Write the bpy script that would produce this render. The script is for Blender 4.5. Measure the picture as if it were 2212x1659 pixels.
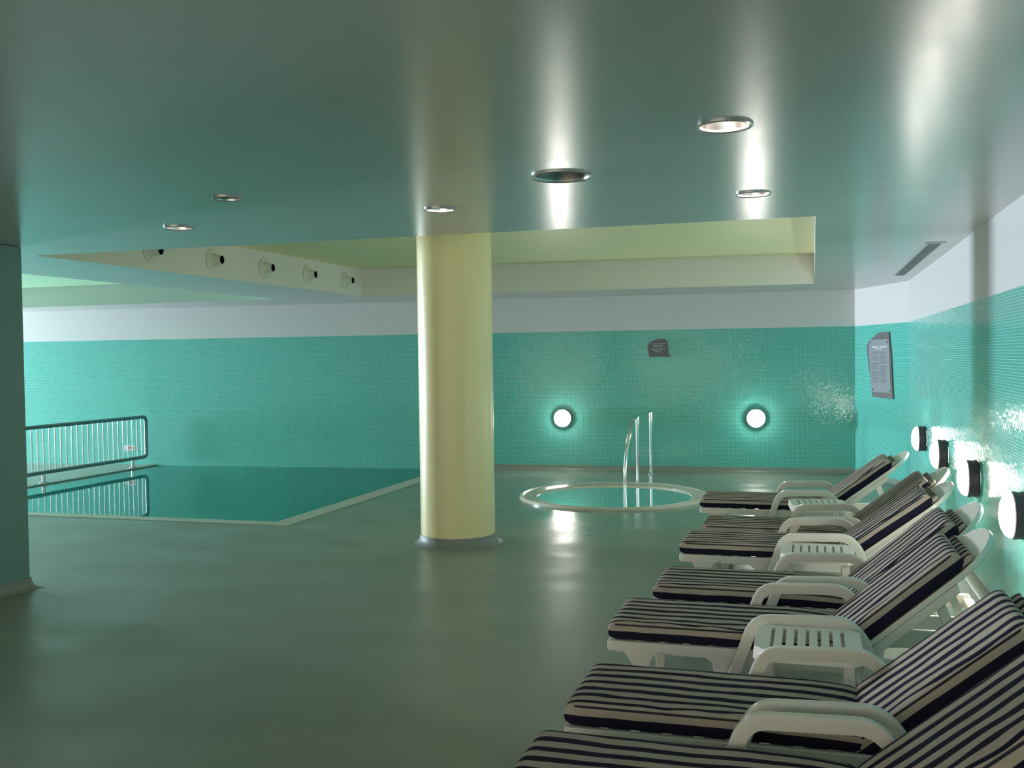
import bpy, bmesh, math, random
from mathutils import Vector, Matrix, noise
PI = math.pi
scene = bpy.context.scene
for o in list(bpy.data.objects):
    bpy.data.objects.remove(o)
C = scene.collection

# ---------------------------------------------------------------- camera
EYE = 1.8
YAW, PITCH, ROLL = 0.29420937, 0.02734161, -0.01342211
fw = Vector((-math.sin(YAW) * math.cos(PITCH), math.cos(YAW) * math.cos(PITCH), -math.sin(PITCH)))
rt = Vector((math.cos(YAW), math.sin(YAW), 0))
up = rt.cross(fw)
r2 = rt * math.cos(ROLL) + up * math.sin(ROLL)
u2 = -rt * math.sin(ROLL) + up * math.cos(ROLL)
cd = bpy.data.cameras.new('camera')
cam = bpy.data.objects.new('camera', cd)
C.objects.link(cam)
cam.matrix_world = Matrix(((r2.x, u2.x, -fw.x, 0), (r2.y, u2.y, -fw.y, 0), (r2.z, u2.z, -fw.z, EYE), (0, 0, 0, 1)))
cd.sensor_width = 36.0
cd.lens = 2150 * 36 / 2212
cd.clip_start = 0.05
scene.camera = cam

# ---------------------------------------------------------------- world, daylight, exposure
world = bpy.data.worlds.new('world')
scene.world = world
world.use_nodes = True
world.node_tree.nodes['Background'].inputs[0].default_value = (0.6, 0.8, 1.0, 1)
world.node_tree.nodes['Background'].inputs[1].default_value = 1.0
scene.view_settings.view_transform = 'Standard'
scene.view_settings.look = 'None'
scene.view_settings.gamma = 1
scene.view_settings.use_curve_mapping = False
scene.view_settings.exposure = 0.10

WIN_X = -22.0
FRONT = -3.5
LAMP_E = 48.0        # opal wall lamps
BULB_E = 90.0        # recessed ceiling lamps


def area_light(name, loc, rot, sx, sy, power, col):
    l = bpy.data.lights.new(name, 'AREA')
    l.shape = 'RECTANGLE'
    l.size = sx
    l.size_y = sy
    l.energy = power
    l.color = col
    o = bpy.data.objects.new(name, l)
    o.location = loc
    o.rotation_euler = rot
    C.objects.link(o)
    return o


# daylight through the glazed door at the far left end of the hall (faces +x)
area_light('daylight', (WIN_X - 0.02, 13.18, 1.2), (0, -PI / 2, 0), 2.1, 1.6, 3550, (0.77, 0.87, 1.0))
# warm fill light added at the wall behind the camera, no real opening
area_light('fill_light', (-4.5, FRONT + 0.03, 1.3), (PI / 2, 0, 0), 10.0, 2.2, 140, (1.0, 0.82, 0.62))

# ---------------------------------------------------------------- materials


def new_mat(name):
    m = bpy.data.materials.new(name)
    m.use_nodes = True
    nt = m.node_tree
    return m, nt, nt.nodes['Principled BSDF']


def plain(name, col, rough=0.5, metal=0.0, spec=0.5, var=0.04, scale=6.0, bump=0.0, bscale=200.0, coat=0.0):
    m, nt, b = new_mat(name)
    b.inputs['Roughness'].default_value = rough
    b.inputs['Metallic'].default_value = metal
    b.inputs['Specular IOR Level'].default_value = spec
    b.inputs['Coat Weight'].default_value = coat
    tc = nt.nodes.new('ShaderNodeTexCoord')
    n = nt.nodes.new('ShaderNodeTexNoise')
    n.inputs['Scale'].default_value = scale
    n.inputs['Detail'].default_value = 4
    nt.links.new(tc.outputs['Object'], n.inputs['Vector'])
    mx = nt.nodes.new('ShaderNodeMix')
    mx.data_type = 'RGBA'
    mx.inputs[6].default_value = tuple(c * (1 - var) for c in col) + (1,)
    mx.inputs[7].default_value = tuple(min(1, c * (1 + var)) for c in col) + (1,)
    nt.links.new(n.outputs['Fac'], mx.inputs[0])
    nt.links.new(mx.outputs[2], b.inputs['Base Color'])
    if bump:
        n2 = nt.nodes.new('ShaderNodeTexNoise')
        n2.inputs['Scale'].default_value = bscale
        nt.links.new(tc.outputs['Object'], n2.inputs['Vector'])
        bp = nt.nodes.new('ShaderNodeBump')
        bp.inputs['Strength'].default_value = bump
        bp.inputs['Distance'].default_value = 0.002
        nt.links.new(n2.outputs['Fac'], bp.inputs['Height'])
        nt.links.new(bp.outputs['Normal'], b.inputs['Normal'])
    return m


def emit(name, col, strength):
    m, nt, b = new_mat(name)
    b.inputs['Base Color'].default_value = (0.85, 0.85, 0.85, 1)
    b.inputs['Emission Color'].default_value = col + (1,)
    b.inputs['Emission Strength'].default_value = strength
    return m


def mosaic(name, c1, c2, grout, size=0.02, rough=0.13, tilt=0.05):
    """small glazed mosaic tiles laid on UVs in metres"""
    m, nt, b = new_mat(name)
    L = nt.links
    uv = nt.nodes.new('ShaderNodeUVMap')
    br = nt.nodes.new('ShaderNodeTexBrick')
    br.offset = 0.0
    br.inputs['Scale'].default_value = 1.0
    br.inputs['Brick Width'].default_value = size
    br.inputs['Row Height'].default_value = size
    br.inputs['Mortar Size'].default_value = size * 0.07
    br.inputs['Mortar Smooth'].default_value = 0.1
    br.inputs['Color1'].default_value = c1 + (1,)
    br.inputs['Color2'].default_value = c2 + (1,)
    br.inputs['Mortar'].default_value = grout + (1,)
    L.new(uv.outputs[0], br.inputs['Vector'])
    L.new(br.outputs['Color'], b.inputs['Base Color'])
    sc = nt.nodes.new('ShaderNodeVectorMath')
    sc.operation = 'SCALE'
    sc.inputs[3].default_value = 1 / size
    L.new(uv.outputs[0], sc.inputs[0])
    fl = nt.nodes.new('ShaderNodeVectorMath')
    fl.operation = 'FLOOR'
    L.new(sc.outputs[0], fl.inputs[0])
    wn = nt.nodes.new('ShaderNodeTexWhiteNoise')
    wn.noise_dimensions = '3D'
    L.new(fl.outputs[0], wn.inputs['Vector'])
    sb = nt.nodes.new('ShaderNodeVectorMath')
    sb.operation = 'SUBTRACT'
    sb.inputs[1].default_value = (0.5, 0.5, 0.5)
    L.new(wn.outputs['Color'], sb.inputs[0])
    s2 = nt.nodes.new('ShaderNodeVectorMath')
    s2.operation = 'SCALE'
    s2.inputs[3].default_value = tilt
    L.new(sb.outputs[0], s2.inputs[0])
    ge = nt.nodes.new('ShaderNodeNewGeometry')
    ad = nt.nodes.new('ShaderNodeVectorMath')
    ad.operation = 'ADD'
    L.new(ge.outputs['Normal'], ad.inputs[0])
    L.new(s2.outputs[0], ad.inputs[1])
    no = nt.nodes.new('ShaderNodeVectorMath')
    no.operation = 'NORMALIZE'
    L.new(ad.outputs[0], no.inputs[0])
    bp = nt.nodes.new('ShaderNodeBump')
    bp.invert = True
    bp.inputs['Strength'].default_value = 0.5
    bp.inputs['Distance'].default_value = 0.001
    L.new(br.outputs['Fac'], bp.inputs['Height'])
    L.new(no.outputs[0], bp.inputs['Normal'])
    L.new(bp.outputs['Normal'], b.inputs['Normal'])
    mr = nt.nodes.new('ShaderNodeMapRange')
    mr.inputs['To Min'].default_value = rough
    mr.inputs['To Max'].default_value = 0.7
    L.new(br.outputs['Fac'], mr.inputs['Value'])
    L.new(mr.outputs[0], b.inputs['Roughness'])
    return m


TEAL1, TEAL2, GROUT = (0.022, 0.50, 0.41), (0.050, 0.60, 0.51), (0.46, 0.72, 0.68)
M_TILE = mosaic('turquoise_mosaic', TEAL1, TEAL2, GROUT)
M_POOLTILE = mosaic('pool_mosaic', (0.07, 0.80, 0.77), (0.14, 0.92, 0.90), (0.4, 0.8, 0.75), size=0.025)
M_WALLPAINT = plain('white_wall_paint', (0.80, 0.80, 0.80), 0.55, var=0.01)
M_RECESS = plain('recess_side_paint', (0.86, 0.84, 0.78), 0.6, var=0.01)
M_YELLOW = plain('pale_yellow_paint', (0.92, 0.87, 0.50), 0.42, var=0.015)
M_RECESS_BOUNCE = plain('recess_side_bounce_tint', (0.50, 0.60, 0.55), 0.6, var=0.01)  # second recess side: shade and cyan bounce light put into the colour
M_YELLOW_BOUNCE = plain('yellow_paint_bounce_tint', (0.56, 0.84, 0.55), 0.42, var=0.015)  # yellow top turned green, cyan bounce light painted into its colour
M_COLUMN = plain('column_yellow_paint', (0.93, 0.84, 0.46), 0.33, var=0.015)
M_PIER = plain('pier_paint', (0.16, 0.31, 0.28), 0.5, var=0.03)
M_PLASTIC = plain('white_resin', (0.80, 0.76, 0.68), 0.28, var=0.02)
M_PLASTIC2 = plain('table_resin', (0.86, 0.82, 0.75), 0.38, var=0.02)
M_CHROME = plain('chrome', (0.80, 0.81, 0.82), 0.12, metal=1.0, var=0.01)
M_RAIL = plain('brushed_steel', (0.62, 0.64, 0.66), 0.24, metal=1.0, var=0.02)
M_RAILFRAME = plain('dull_steel_frame', (0.16, 0.25, 0.26), 0.35, metal=0.5)
M_DARKPL = plain('dark_lamp_housing', (0.075, 0.05, 0.065), 0.45)
M_BLACK = plain('black_void', (0.012, 0.012, 0.012), 0.8)
M_COPING = plain('coping_ceramic', (0.56, 0.56, 0.45), 0.35, var=0.05, scale=3)
M_TUBSHELL = plain('tub_shell', (0.10, 0.42, 0.34), 0.3)
M_RIM = plain('tub_rim_ceramic', (0.66, 0.66, 0.56), 0.16, var=0.03, scale=5)
M_SLATE = plain('slate', (0.17, 0.165, 0.175), 0.5, var=0.12, scale=20, bump=0.4, bscale=40)
M_PLATE = plain('clear_plate', (0.36, 0.38, 0.43), 0.25, var=0.03)
M_INK = plain('light_lettering', (0.70, 0.72, 0.74), 0.5)
M_INK2 = plain('dark_lettering', (0.11, 0.12, 0.14), 0.5)
M_GRILLE = plain('grille_metal', (0.22, 0.22, 0.23), 0.45)
M_FRAMEW = plain('grille_frame', (0.55, 0.56, 0.56), 0.45)
M_RED = plain('red_ink', (0.75, 0.05, 0.07), 0.5)
M_SIGNW = plain('sign_white', (0.82, 0.84, 0.84), 0.4)
M_NOZZLE = plain('nozzle_plastic', (0.80, 0.80, 0.72), 0.35, var=0.01)
M_REFL = plain('lamp_reflector', (0.85, 0.80, 0.78), 0.18, metal=1.0)
M_REFLDARK = plain('unlit_reflector', (0.22, 0.22, 0.21), 0.4, metal=0.7)
M_TRIMRING = plain('downlight_ring', (0.55, 0.56, 0.56), 0.25, metal=0.7)
M_OPAL = emit('opal_lamp_glass', (1.0, 0.93, 0.86), LAMP_E)
M_BULB = emit('warm_lamp_tube', (1.0, 0.80, 0.70), BULB_E)
M_BULBDIM = emit('dim_lamp_tube', (1.0, 0.72, 0.56), BULB_E * 0.3)
M_DEAD = plain('unlit_lamp_tube', (0.6, 0.6, 0.58), 0.3)
M_PIPING = plain('navy_piping', (0.018, 0.018, 0.032), 0.8)


def ceiling_mat():
    m, nt, b = new_mat('satin_ceiling_paint')
    L = nt.links
    b.inputs['Base Color'].default_value = (0.44, 0.46, 0.44, 1)
    b.inputs['Specular IOR Level'].default_value = 0.85
    tc = nt.nodes.new('ShaderNodeTexCoord')
    mp = nt.nodes.new('ShaderNodeMapping')
    mp.inputs['Scale'].default_value = (0.5, 3.0, 1)
    n = nt.nodes.new('ShaderNodeTexNoise')
    n.inputs['Scale'].default_value = 2.0
    n.inputs['Detail'].default_value = 6
    L.new(tc.outputs['Object'], mp.inputs[0])
    L.new(mp.outputs[0], n.inputs['Vector'])
    mr = nt.nodes.new('ShaderNodeMapRange')
    mr.inputs['To Min'].default_value = 0.19
    mr.inputs['To Max'].default_value = 0.26
    L.new(n.outputs['Fac'], mr.inputs['Value'])
    L.new(mr.outputs[0], b.inputs['Roughness'])
    bp = nt.nodes.new('ShaderNodeBump')
    bp.inputs['Strength'].default_value = 0.05
    bp.inputs['Distance'].default_value = 0.02
    L.new(n.outputs['Fac'], bp.inputs['Height'])
    L.new(bp.outputs['Normal'], b.inputs['Normal'])
    return m


def floor_mat():
    m, nt, b = new_mat('wet_green_floor_coating')
    L = nt.links
    tc = nt.nodes.new('ShaderNodeTexCoord')
    n = nt.nodes.new('ShaderNodeTexNoise')
    n.inputs['Scale'].default_value = 1.3
    n.inputs['Detail'].default_value = 7
    n.inputs['Roughness'].default_value = 0.6
    L.new(tc.outputs['Object'], n.inputs['Vector'])
    cr = nt.nodes.new('ShaderNodeValToRGB')
    cr.color_ramp.elements[0].position = 0.25
    cr.color_ramp.elements[0].color = (0.235, 0.285, 0.235, 1)
    cr.color_ramp.elements[1].position = 0.8
    cr.color_ramp.elements[1].color = (0.290, 0.340, 0.280, 1)
    L.new(n.outputs['Fac'], cr.inputs[0])
    L.new(cr.outputs[0], b.inputs['Base Color'])
    # water lies in irregular films on the coating, so the gloss varies
    mp = nt.nodes.new('ShaderNodeMapping')
    mp.inputs['Scale'].default_value = (0.9, 1.4, 1)
    n2 = nt.nodes.new('ShaderNodeTexNoise')
    n2.inputs['Scale'].default_value = 1.4
    n2.inputs['Detail'].default_value = 5
    L.new(tc.outputs['Object'], mp.inputs[0])
    L.new(mp.outputs[0], n2.inputs['Vector'])
    # wettest in a ring round the tub, drier further off
    ge = nt.nodes.new('ShaderNodeNewGeometry')
    ds = nt.nodes.new('ShaderNodeVectorMath')
    ds.operation = 'DISTANCE'
    ds.inputs[1].default_value = (-2.43, 12.49, 0)
    L.new(ge.outputs['Position'], ds.inputs[0])
    m1 = nt.nodes.new('ShaderNodeMapRange')
    m1.inputs['From Min'].default_value = 1.2
    m1.inputs['From Max'].default_value = 3.2
    m1.inputs['To Min'].default_value = 0.06
    m1.inputs['To Max'].default_value = 0.26
    L.new(ds.outputs['Value'], m1.inputs['Value'])
    m2 = nt.nodes.new('ShaderNodeMapRange')
    m2.inputs['From Min'].default_value = 0.30
    m2.inputs['From Max'].default_value = 0.62
    m2.inputs['To Min'].default_value = 0.02
    m2.inputs['To Max'].default_value = 0.15
    L.new(n2.outputs['Fac'], m2.inputs['Value'])
    sm = nt.nodes.new('ShaderNodeMath')
    sm.operation = 'ADD'
    L.new(m1.outputs[0], sm.inputs[0])
    L.new(m2.outputs[0], sm.inputs[1])
    L.new(sm.outputs[0], b.inputs['Roughness'])
    n3 = nt.nodes.new('ShaderNodeTexNoise')
    n3.inputs['Scale'].default_value = 9
    n3.inputs['Detail'].default_value = 6
    L.new(tc.outputs['Object'], n3.inputs['Vector'])
    bp = nt.nodes.new('ShaderNodeBump')
    bp.inputs['Strength'].default_value = 0.10
    bp.inputs['Distance'].default_value = 0.01
    L.new(n3.outputs['Fac'], bp.inputs['Height'])
    L.new(bp.outputs['Normal'], b.inputs['Normal'])
    return m


def water_mat():
    m = bpy.data.materials.new('pool_water')
    m.use_nodes = True
    nt = m.node_tree
    nt.nodes.clear()
    L = nt.links
    out = nt.nodes.new('ShaderNodeOutputMaterial')
    mix = nt.nodes.new('ShaderNodeMixShader')
    gl = nt.nodes.new('ShaderNodeBsdfGlossy')
    gl.inputs['Roughness'].default_value = 0.01
    gl.inputs['Color'].default_value = (0.95, 1, 1, 1)
    tr = nt.nodes.new('ShaderNodeBsdfTransparent')
    tr.inputs['Color'].default_value = (0.68, 1.0, 1.0, 1)
    fr = nt.nodes.new('ShaderNodeFresnel')
    fr.inputs['IOR'].default_value = 1.33
    tc = nt.nodes.new('ShaderNodeTexCoord')
    mp = nt.nodes.new('ShaderNodeMapping')
    mp.inputs['Scale'].default_value = (1.0, 0.6, 1)
    n = nt.nodes.new('ShaderNodeTexNoise')
    n.inputs['Scale'].default_value = 2.2
    n.inputs['Detail'].default_value = 2
    bp = nt.nodes.new('ShaderNodeBump')
    bp.inputs['Strength'].default_value = 0.035
    bp.inputs['Distance'].default_value = 0.02
    L.new(tc.outputs['Object'], mp.inputs[0])
    L.new(mp.outputs[0], n.inputs['Vector'])
    L.new(n.outputs['Fac'], bp.inputs['Height'])
    L.new(bp.outputs['Normal'], gl.inputs['Normal'])
    L.new(bp.outputs['Normal'], fr.inputs['Normal'])
    L.new(fr.outputs[0], mix.inputs[0])
    L.new(tr.outputs[0], mix.inputs[1])
    L.new(gl.outputs[0], mix.inputs[2])
    L.new(mix.outputs[0], out.inputs['Surface'])
    return m


def cushion_mat():
    """woven stripes that run along the cushion; UV.x = metres along, UV.y = metres round the section"""
    m, nt, b = new_mat('striped_cushion_fabric')
    L = nt.links
    uv = nt.nodes.new('ShaderNodeUVMap')
    sp = nt.nodes.new('ShaderNodeSeparateXYZ')
    L.new(uv.outputs[0], sp.inputs[0])

    def math_(op, a, bb=None):
        n = nt.nodes.new('ShaderNodeMath')
        n.operation = op
        for i, v in enumerate((a, bb)):
            if v is None:
                continue
            if isinstance(v, (int, float)):
                n.inputs[i].default_value = v
            else:
                L.new(v, n.inputs[i])
        return n.outputs[0]
    v = sp.outputs['Y']
    av = math_('ABSOLUTE', v)
    fr = math_('FRACT', math_('ADD', math_('DIVIDE', v, 0.087), 100.23))
    stripe = math_('LESS_THAN', fr, 0.46)
    top = math_('LESS_THAN', av, 0.264)
    side = math_('MULTIPLY', math_('GREATER_THAN', av, 0.318), math_('LESS_THAN', av, 0.385))
    navy = math_('MAXIMUM', math_('MULTIPLY', stripe, top), side)
    tc = nt.nodes.new('ShaderNodeTexCoord')
    n = nt.nodes.new('ShaderNodeTexNoise')
    n.inputs['Scale'].default_value = 14
    n.inputs['Detail'].default_value = 5
    L.new(tc.outputs['Object'], n.inputs['Vector'])
    be = nt.nodes.new('ShaderNodeMix')
    be.data_type = 'RGBA'
    be.inputs[6].default_value = (0.42, 0.35, 0.285, 1)
    be.inputs[7].default_value = (0.54, 0.46, 0.38, 1)
    L.new(n.outputs['Fac'], be.inputs[0])
    mx = nt.nodes.new('ShaderNodeMix')
    mx.data_type = 'RGBA'
    L.new(navy, mx.inputs[0])
    L.new(be.outputs[2], mx.inputs[6])
    mx.inputs[7].default_value = (0.014, 0.013, 0.032, 1)
    L.new(mx.outputs[2], b.inputs['Base Color'])
    b.inputs['Roughness'].default_value = 0.85
    b.inputs['Specular IOR Level'].default_value = 0.15
    n2 = nt.nodes.new('ShaderNodeTexNoise')
    n2.inputs['Scale'].default_value = 25
    n2.inputs['Detail'].default_value = 3
    L.new(tc.outputs['Object'], n2.inputs['Vector'])
    bp = nt.nodes.new('ShaderNodeBump')
    bp.inputs['Strength'].default_value = 0.3
    bp.inputs['Distance'].default_value = 0.01
    L.new(n2.outputs['Fac'], bp.inputs['Height'])
    L.new(bp.outputs['Normal'], b.inputs['Normal'])
    return m


M_CEIL = ceiling_mat()
M_FLOOR = floor_mat()
M_WATER = water_mat()
M_CUSHION = cushion_mat()

# ---------------------------------------------------------------- helpers


def link(name, me, m=None, parent=None, smooth=False):
    if m is not None:
        me.materials.append(m)
    if smooth:
        for p in me.polygons:
            p.use_smooth = True
    o = bpy.data.objects.new(name, me)
    C.objects.link(o)
    if parent is not None:
        o.parent = parent
    return o


def mesh(name, verts, faces, m=None, parent=None, smooth=False, uvs=None):
    me = bpy.data.meshes.new(name)
    me.from_pydata([tuple(v) for v in verts], [], faces)
    if uvs is not None:
        lay = me.uv_layers.new(name='UVMap')
        for lp in me.loops:
            lay.data[lp.index].uv = uvs[lp.vertex_index]
    me.validate()
    me.update()
    return link(name, me, m, parent, smooth)


def from_bm(name, bm, m=None, parent=None, smooth=False):
    me = bpy.data.meshes.new(name)
    bm.normal_update()
    bm.to_mesh(me)
    bm.free()
    return link(name, me, m, parent, smooth)


def auto(o, ang=35):
    me = o.data
    for p in me.polygons:
        p.use_smooth = True
    me.set_sharp_from_angle(angle=math.radians(ang))
    return o


def bevel(o, w=0.005, seg=2):
    b = o.modifiers.new('bevel', 'BEVEL')
    b.width = w
    b.segments = seg
    b.limit_method = 'ANGLE'
    b.angle_limit = math.radians(40)
    return o


def empty(name, loc, label, cat, group=None, rz=0.0):
    o = bpy.data.objects.new(name, None)
    o.empty_display_size = 0.1
    C.objects.link(o)
    o.location = loc
    o.rotation_euler = (0, 0, rz)
    o['label'] = label
    o['category'] = cat
    if group:
        o['group'] = group
    return o


def struct(o):
    o['kind'] = 'structure'
    return o


def box_bm(bm, x0, x1, y0, y1, z0, z1):
    vs = [bm.verts.new(p) for p in ((x0, y0, z0), (x1, y0, z0), (x1, y1, z0), (x0, y1, z0),
                                    (x0, y0, z1), (x1, y0, z1), (x1, y1, z1), (x0, y1, z1))]
    for f in ((3, 2, 1, 0), (4, 5, 6, 7), (0, 1, 5, 4), (1, 2, 6, 5), (2, 3, 7, 6), (3, 0, 4, 7)):
        bm.faces.new([vs[i] for i in f])


def box(name, x0, x1, y0, y1, z0, z1, m, parent=None, bev=0):
    bm = bmesh.new()
    box_bm(bm, x0, x1, y0, y1, z0, z1)
    o = from_bm(name, bm, m, parent)
    if bev:
        bevel(o, bev)
        auto(o)
    return o


def prism(name, pts, a0, a1, axis, m, parent=None, bev=0):
    """polygon extruded along an axis: 'y' takes (x,z) points, 'z' takes (x,y), 'x' takes (y,z)"""
    n = len(pts)

    def P(p, a):
        return (p[0], a, p[1]) if axis == 'y' else ((p[0], p[1], a) if axis == 'z' else (a, p[0], p[1]))
    vs = [P(p, a0) for p in pts] + [P(p, a1) for p in pts]
    fs = [tuple(range(n)), tuple(range(2 * n - 1, n - 1, -1))]
    fs += [(i, n + i, n + (i + 1) % n, (i + 1) % n) for i in range(n)]
    bm = bmesh.new()
    bv = [bm.verts.new(v) for v in vs]
    for f in fs:
        bm.faces.new([bv[i] for i in f])
    bmesh.ops.recalc_face_normals(bm, faces=bm.faces)
    o = from_bm(name, bm, m, parent)
    if bev:
        bevel(o, bev)
        auto(o)
    return o


def sweep(name, path, prof, m, parent=None, closed=False, up0=None, cap=True, smooth=True):
    """sweep a 2D profile (side, up) along 3D points by parallel transport"""
    path = [Vector(p) for p in path]
    n = len(path)
    tang = []
    for i in range(n):
        if closed:
            t = path[(i + 1) % n] - path[i - 1]
        else:
            t = path[min(i + 1, n - 1)] - path[max(i - 1, 0)]
        tang.append(t.normalized())
    u = Vector(up0) if up0 else (Vector((0, 0, 1)) if abs(tang[0].z) < 0.9 else Vector((0, 1, 0)))
    verts, k = [], len(prof)
    for i in range(n):
        t = tang[i]
        u = (u - t * u.dot(t)).normalized()
        s = t.cross(u)
        for a, b in prof:
            verts.append(path[i] + s * a + u * b)
    faces = []
    rng = n if closed else n - 1
    for i in range(rng):
        j = (i + 1) % n
        for q in range(k):
            r = (q + 1) % k
            faces.append((i * k + q, i * k + r, j * k + r, j * k + q))
    if not closed and cap:
        faces.append(tuple(range(k - 1, -1, -1)))
        faces.append(tuple(range((n - 1) * k, n * k)))
    bm = bmesh.new()
    bv = [bm.verts.new(v) for v in verts]
    for f in faces:
        bm.faces.new([bv[i] for i in f])
    bmesh.ops.recalc_face_normals(bm, faces=bm.faces)
    o = from_bm(name, bm, m, parent)
    if smooth:
        auto(o, 50)
    return o


def circ(r, n=14):
    return [(r * math.cos(2 * PI * i / n), r * math.sin(2 * PI * i / n)) for i in range(n)]


def tube(name, path, r, m, parent=None, closed=False, n=14):
    return sweep(name, path, circ(r, n), m, parent, closed)


def fillet(pts, r, seg=7):
    """round the corners of an open polyline"""
    pts = [Vector(p) for p in pts]
    out = [pts[0]]
    for i in range(1, len(pts) - 1):
        a, b, c = pts[i - 1], pts[i], pts[i + 1]
        d1, d2 = (a - b), (c - b)
        rr = min(r, d1.length * 0.49, d2.length * 0.49)
        p, q = b + d1.normalized() * rr, b + d2.normalized() * rr
        for k in range(seg + 1):
            t = k / seg
            out.append(p * (1 - t) ** 2 + b * 2 * t * (1 - t) + q * t * t)
    out.append(pts[-1])
    return out


def lathe(name, prof, m, parent=None, n=40, axis='z', loc=(0, 0, 0), smooth=True, ang=35):
    """profile of (radius, height); radius 0 makes a pole"""
    bm = bmesh.new()
    rings = []
    for r, h in prof:
        if r < 1e-6:
            rings.append([bm.verts.new((0, 0, h))])
        else:
            rings.append([bm.verts.new((r * math.cos(2 * PI * i / n), r * math.sin(2 * PI * i / n), h)) for i in range(n)])
    for a, b in zip(rings, rings[1:]):
        for i in range(n):
            j = (i + 1) % n
            if len(a) == 1 and len(b) > 1:
                bm.faces.new((a[0], b[i], b[j]))
            elif len(b) == 1 and len(a) > 1:
                bm.faces.new((a[i], a[j], b[0]))
            elif len(a) > 1:
                bm.faces.new((a[i], a[j], b[j], b[i]))
    R = Matrix.Identity(4)
    if axis == 'x':
        R = Matrix.Rotation(PI / 2, 4, 'Y')
    elif axis == '-x':
        R = Matrix.Rotation(-PI / 2, 4, 'Y')
    elif axis == '-y':
        R = Matrix.Rotation(PI / 2, 4, 'X')
    bmesh.ops.transform(bm, matrix=Matrix.Translation(loc) @ R, verts=bm.verts)
    bmesh.ops.recalc_face_normals(bm, faces=bm.faces)
    o = from_bm(name, bm, m, parent)
    if smooth:
        auto(o, ang)
    return o


def fill_plane(name, outer, holes, z, m, flip=False):
    bm = bmesh.new()
    edges = []
    for loop in [outer] + holes:
        vs = [bm.verts.new((p[0], p[1], z)) for p in loop]
        for i in range(len(vs)):
            edges.append(bm.edges.new((vs[i], vs[(i + 1) % len(vs)])))
    bmesh.ops.triangle_fill(bm, use_beauty=True, use_dissolve=False, edges=edges)
    for f in bm.faces:
        f.normal_update()
        if (f.normal.z > 0) == flip:
            f.normal_flip()
    return from_bm(name, bm, m)


def wallquad(name, a, b, z0, z1, m, parent=None, t=0.0):
    """vertical rectangle from floor point a to b with UVs in metres"""
    a, b = Vector(a), Vector(b)
    ln = (b - a).length
    vs = [(a.x, a.y, z0), (b.x, b.y, z0), (b.x, b.y, z1), (a.x, a.y, z1)]
    return mesh(name, vs, [(0, 1, 2, 3)], m, parent, uvs=[(0, z0), (ln, z0), (ln, z1), (0, z1)])


# ---------------------------------------------------------------- the hall
ZC = 2.724
ZT = 2.185
Y0B, SB = 15.534, 0.068


def yb(x):
    return Y0B + SB * x


CORN = (0.59, yb(0.59))
KINK = (1.2, 13.96)
LEFT_B = (WIN_X, yb(WIN_X))
room = [(WIN_X, FRONT), (1.2, FRONT), KINK, CORN, LEFT_B]

# pool, hot tub and recess outlines
PX0, PX1, PY0 = -10.98, -5.70, 9.76
TUB = (-2.45, 12.49)
R1 = [(-6.385, 7.03), (0.02, 7.08), (0.02, 13.98), (-6.385, 13.47)]
R2 = [(-14.6, 7.0), (-7.8, 7.03), (-7.8, 13.46), (-14.6, 13.5)]
DOWN = [(-0.34, 4.13, 0.115), (-1.23, 4.99, 0.165), (-0.33, 5.94, 0.105), (-2.22, 5.83, 0.10), (-3.18, 4.97, 0.085), (-4.19, 5.94, 0.10)]


def ring(c, r, n=32):
    return [(c[0] + r * math.cos(2 * PI * i / n), c[1] + r * math.sin(2 * PI * i / n)) for i in range(n)]


pool_hole = [(PX0, PY0), (PX1, PY0), (PX1, yb(PX1) - 0.0005), (PX0, yb(PX0) - 0.0005)]
# floor is split where the pool meets the back wall, so the outline simply runs round the pool
floor_outline = [(WIN_X, FRONT), (1.2, FRONT), KINK, CORN, (PX1, yb(PX1)), (PX1, PY0), (PX0, PY0), (PX0, yb(PX0)), LEFT_B]
floor = struct(fill_plane('floor', floor_outline, [ring(TUB, 1.10, 64)], 0.0, M_FLOOR))
ceil_ = struct(fill_plane('ceiling', room, [R1, R2] + [ring((x, y), r * 0.86) for x, y, r in DOWN], ZC, M_CEIL, flip=True))


def recess(pts, side, top, zt):
    n = len(pts)
    for i in range(n):
        a, b = pts[i], pts[(i + 1) % n]
        mesh('recess_side', [(a[0], a[1], ZC), (b[0], b[1], ZC), (b[0], b[1], zt), (a[0], a[1], zt)], [(3, 2, 1, 0)], side, ceil_)
    mesh('recess_top', [(p[0], p[1], zt) for p in pts], [tuple(range(n - 1, -1, -1))], top, ceil_)


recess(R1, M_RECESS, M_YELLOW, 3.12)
recess(R2, M_RECESS_BOUNCE, M_YELLOW_BOUNCE, 3.05)

# walls: mosaic below, white paint above
wb = struct(wallquad('wall_back', CORN, LEFT_B, -1.3, ZT, M_TILE))
wallquad('painted_band', CORN, LEFT_B, ZT, ZC, M_WALLPAINT, wb)
wr = struct(wallquad('wall_right', (1.2, FRONT), KINK, 0, ZT, M_TILE))
wallquad('painted_band', (1.2, FRONT), KINK, ZT, ZC, M_WALLPAINT, wr)
wc = struct(wallquad('wall_corner', KINK, CORN, 0, ZT, M_TILE))
wallquad('painted_band', KINK, CORN, ZT, ZC, M_WALLPAINT, wc)
struct(wallquad('wall_front', (WIN_X, FRONT), (1.2, FRONT), 0, ZC, M_WALLPAINT))
DY0, DY1, DZ1 = 12.32, 14.0, 2.3
wl = struct(wallquad('wall_left', (WIN_X, DY0), (WIN_X, FRONT), 0, ZC, M_WALLPAINT))
wallquad('wall_piece', (WIN_X, yb(WIN_X)), (WIN_X, DY1), 0, ZC, M_WALLPAINT, wl)
wallquad('wall_piece', (WIN_X, DY1), (WIN_X, DY0), DZ1, ZC, M_WALLPAINT, wl)
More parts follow.
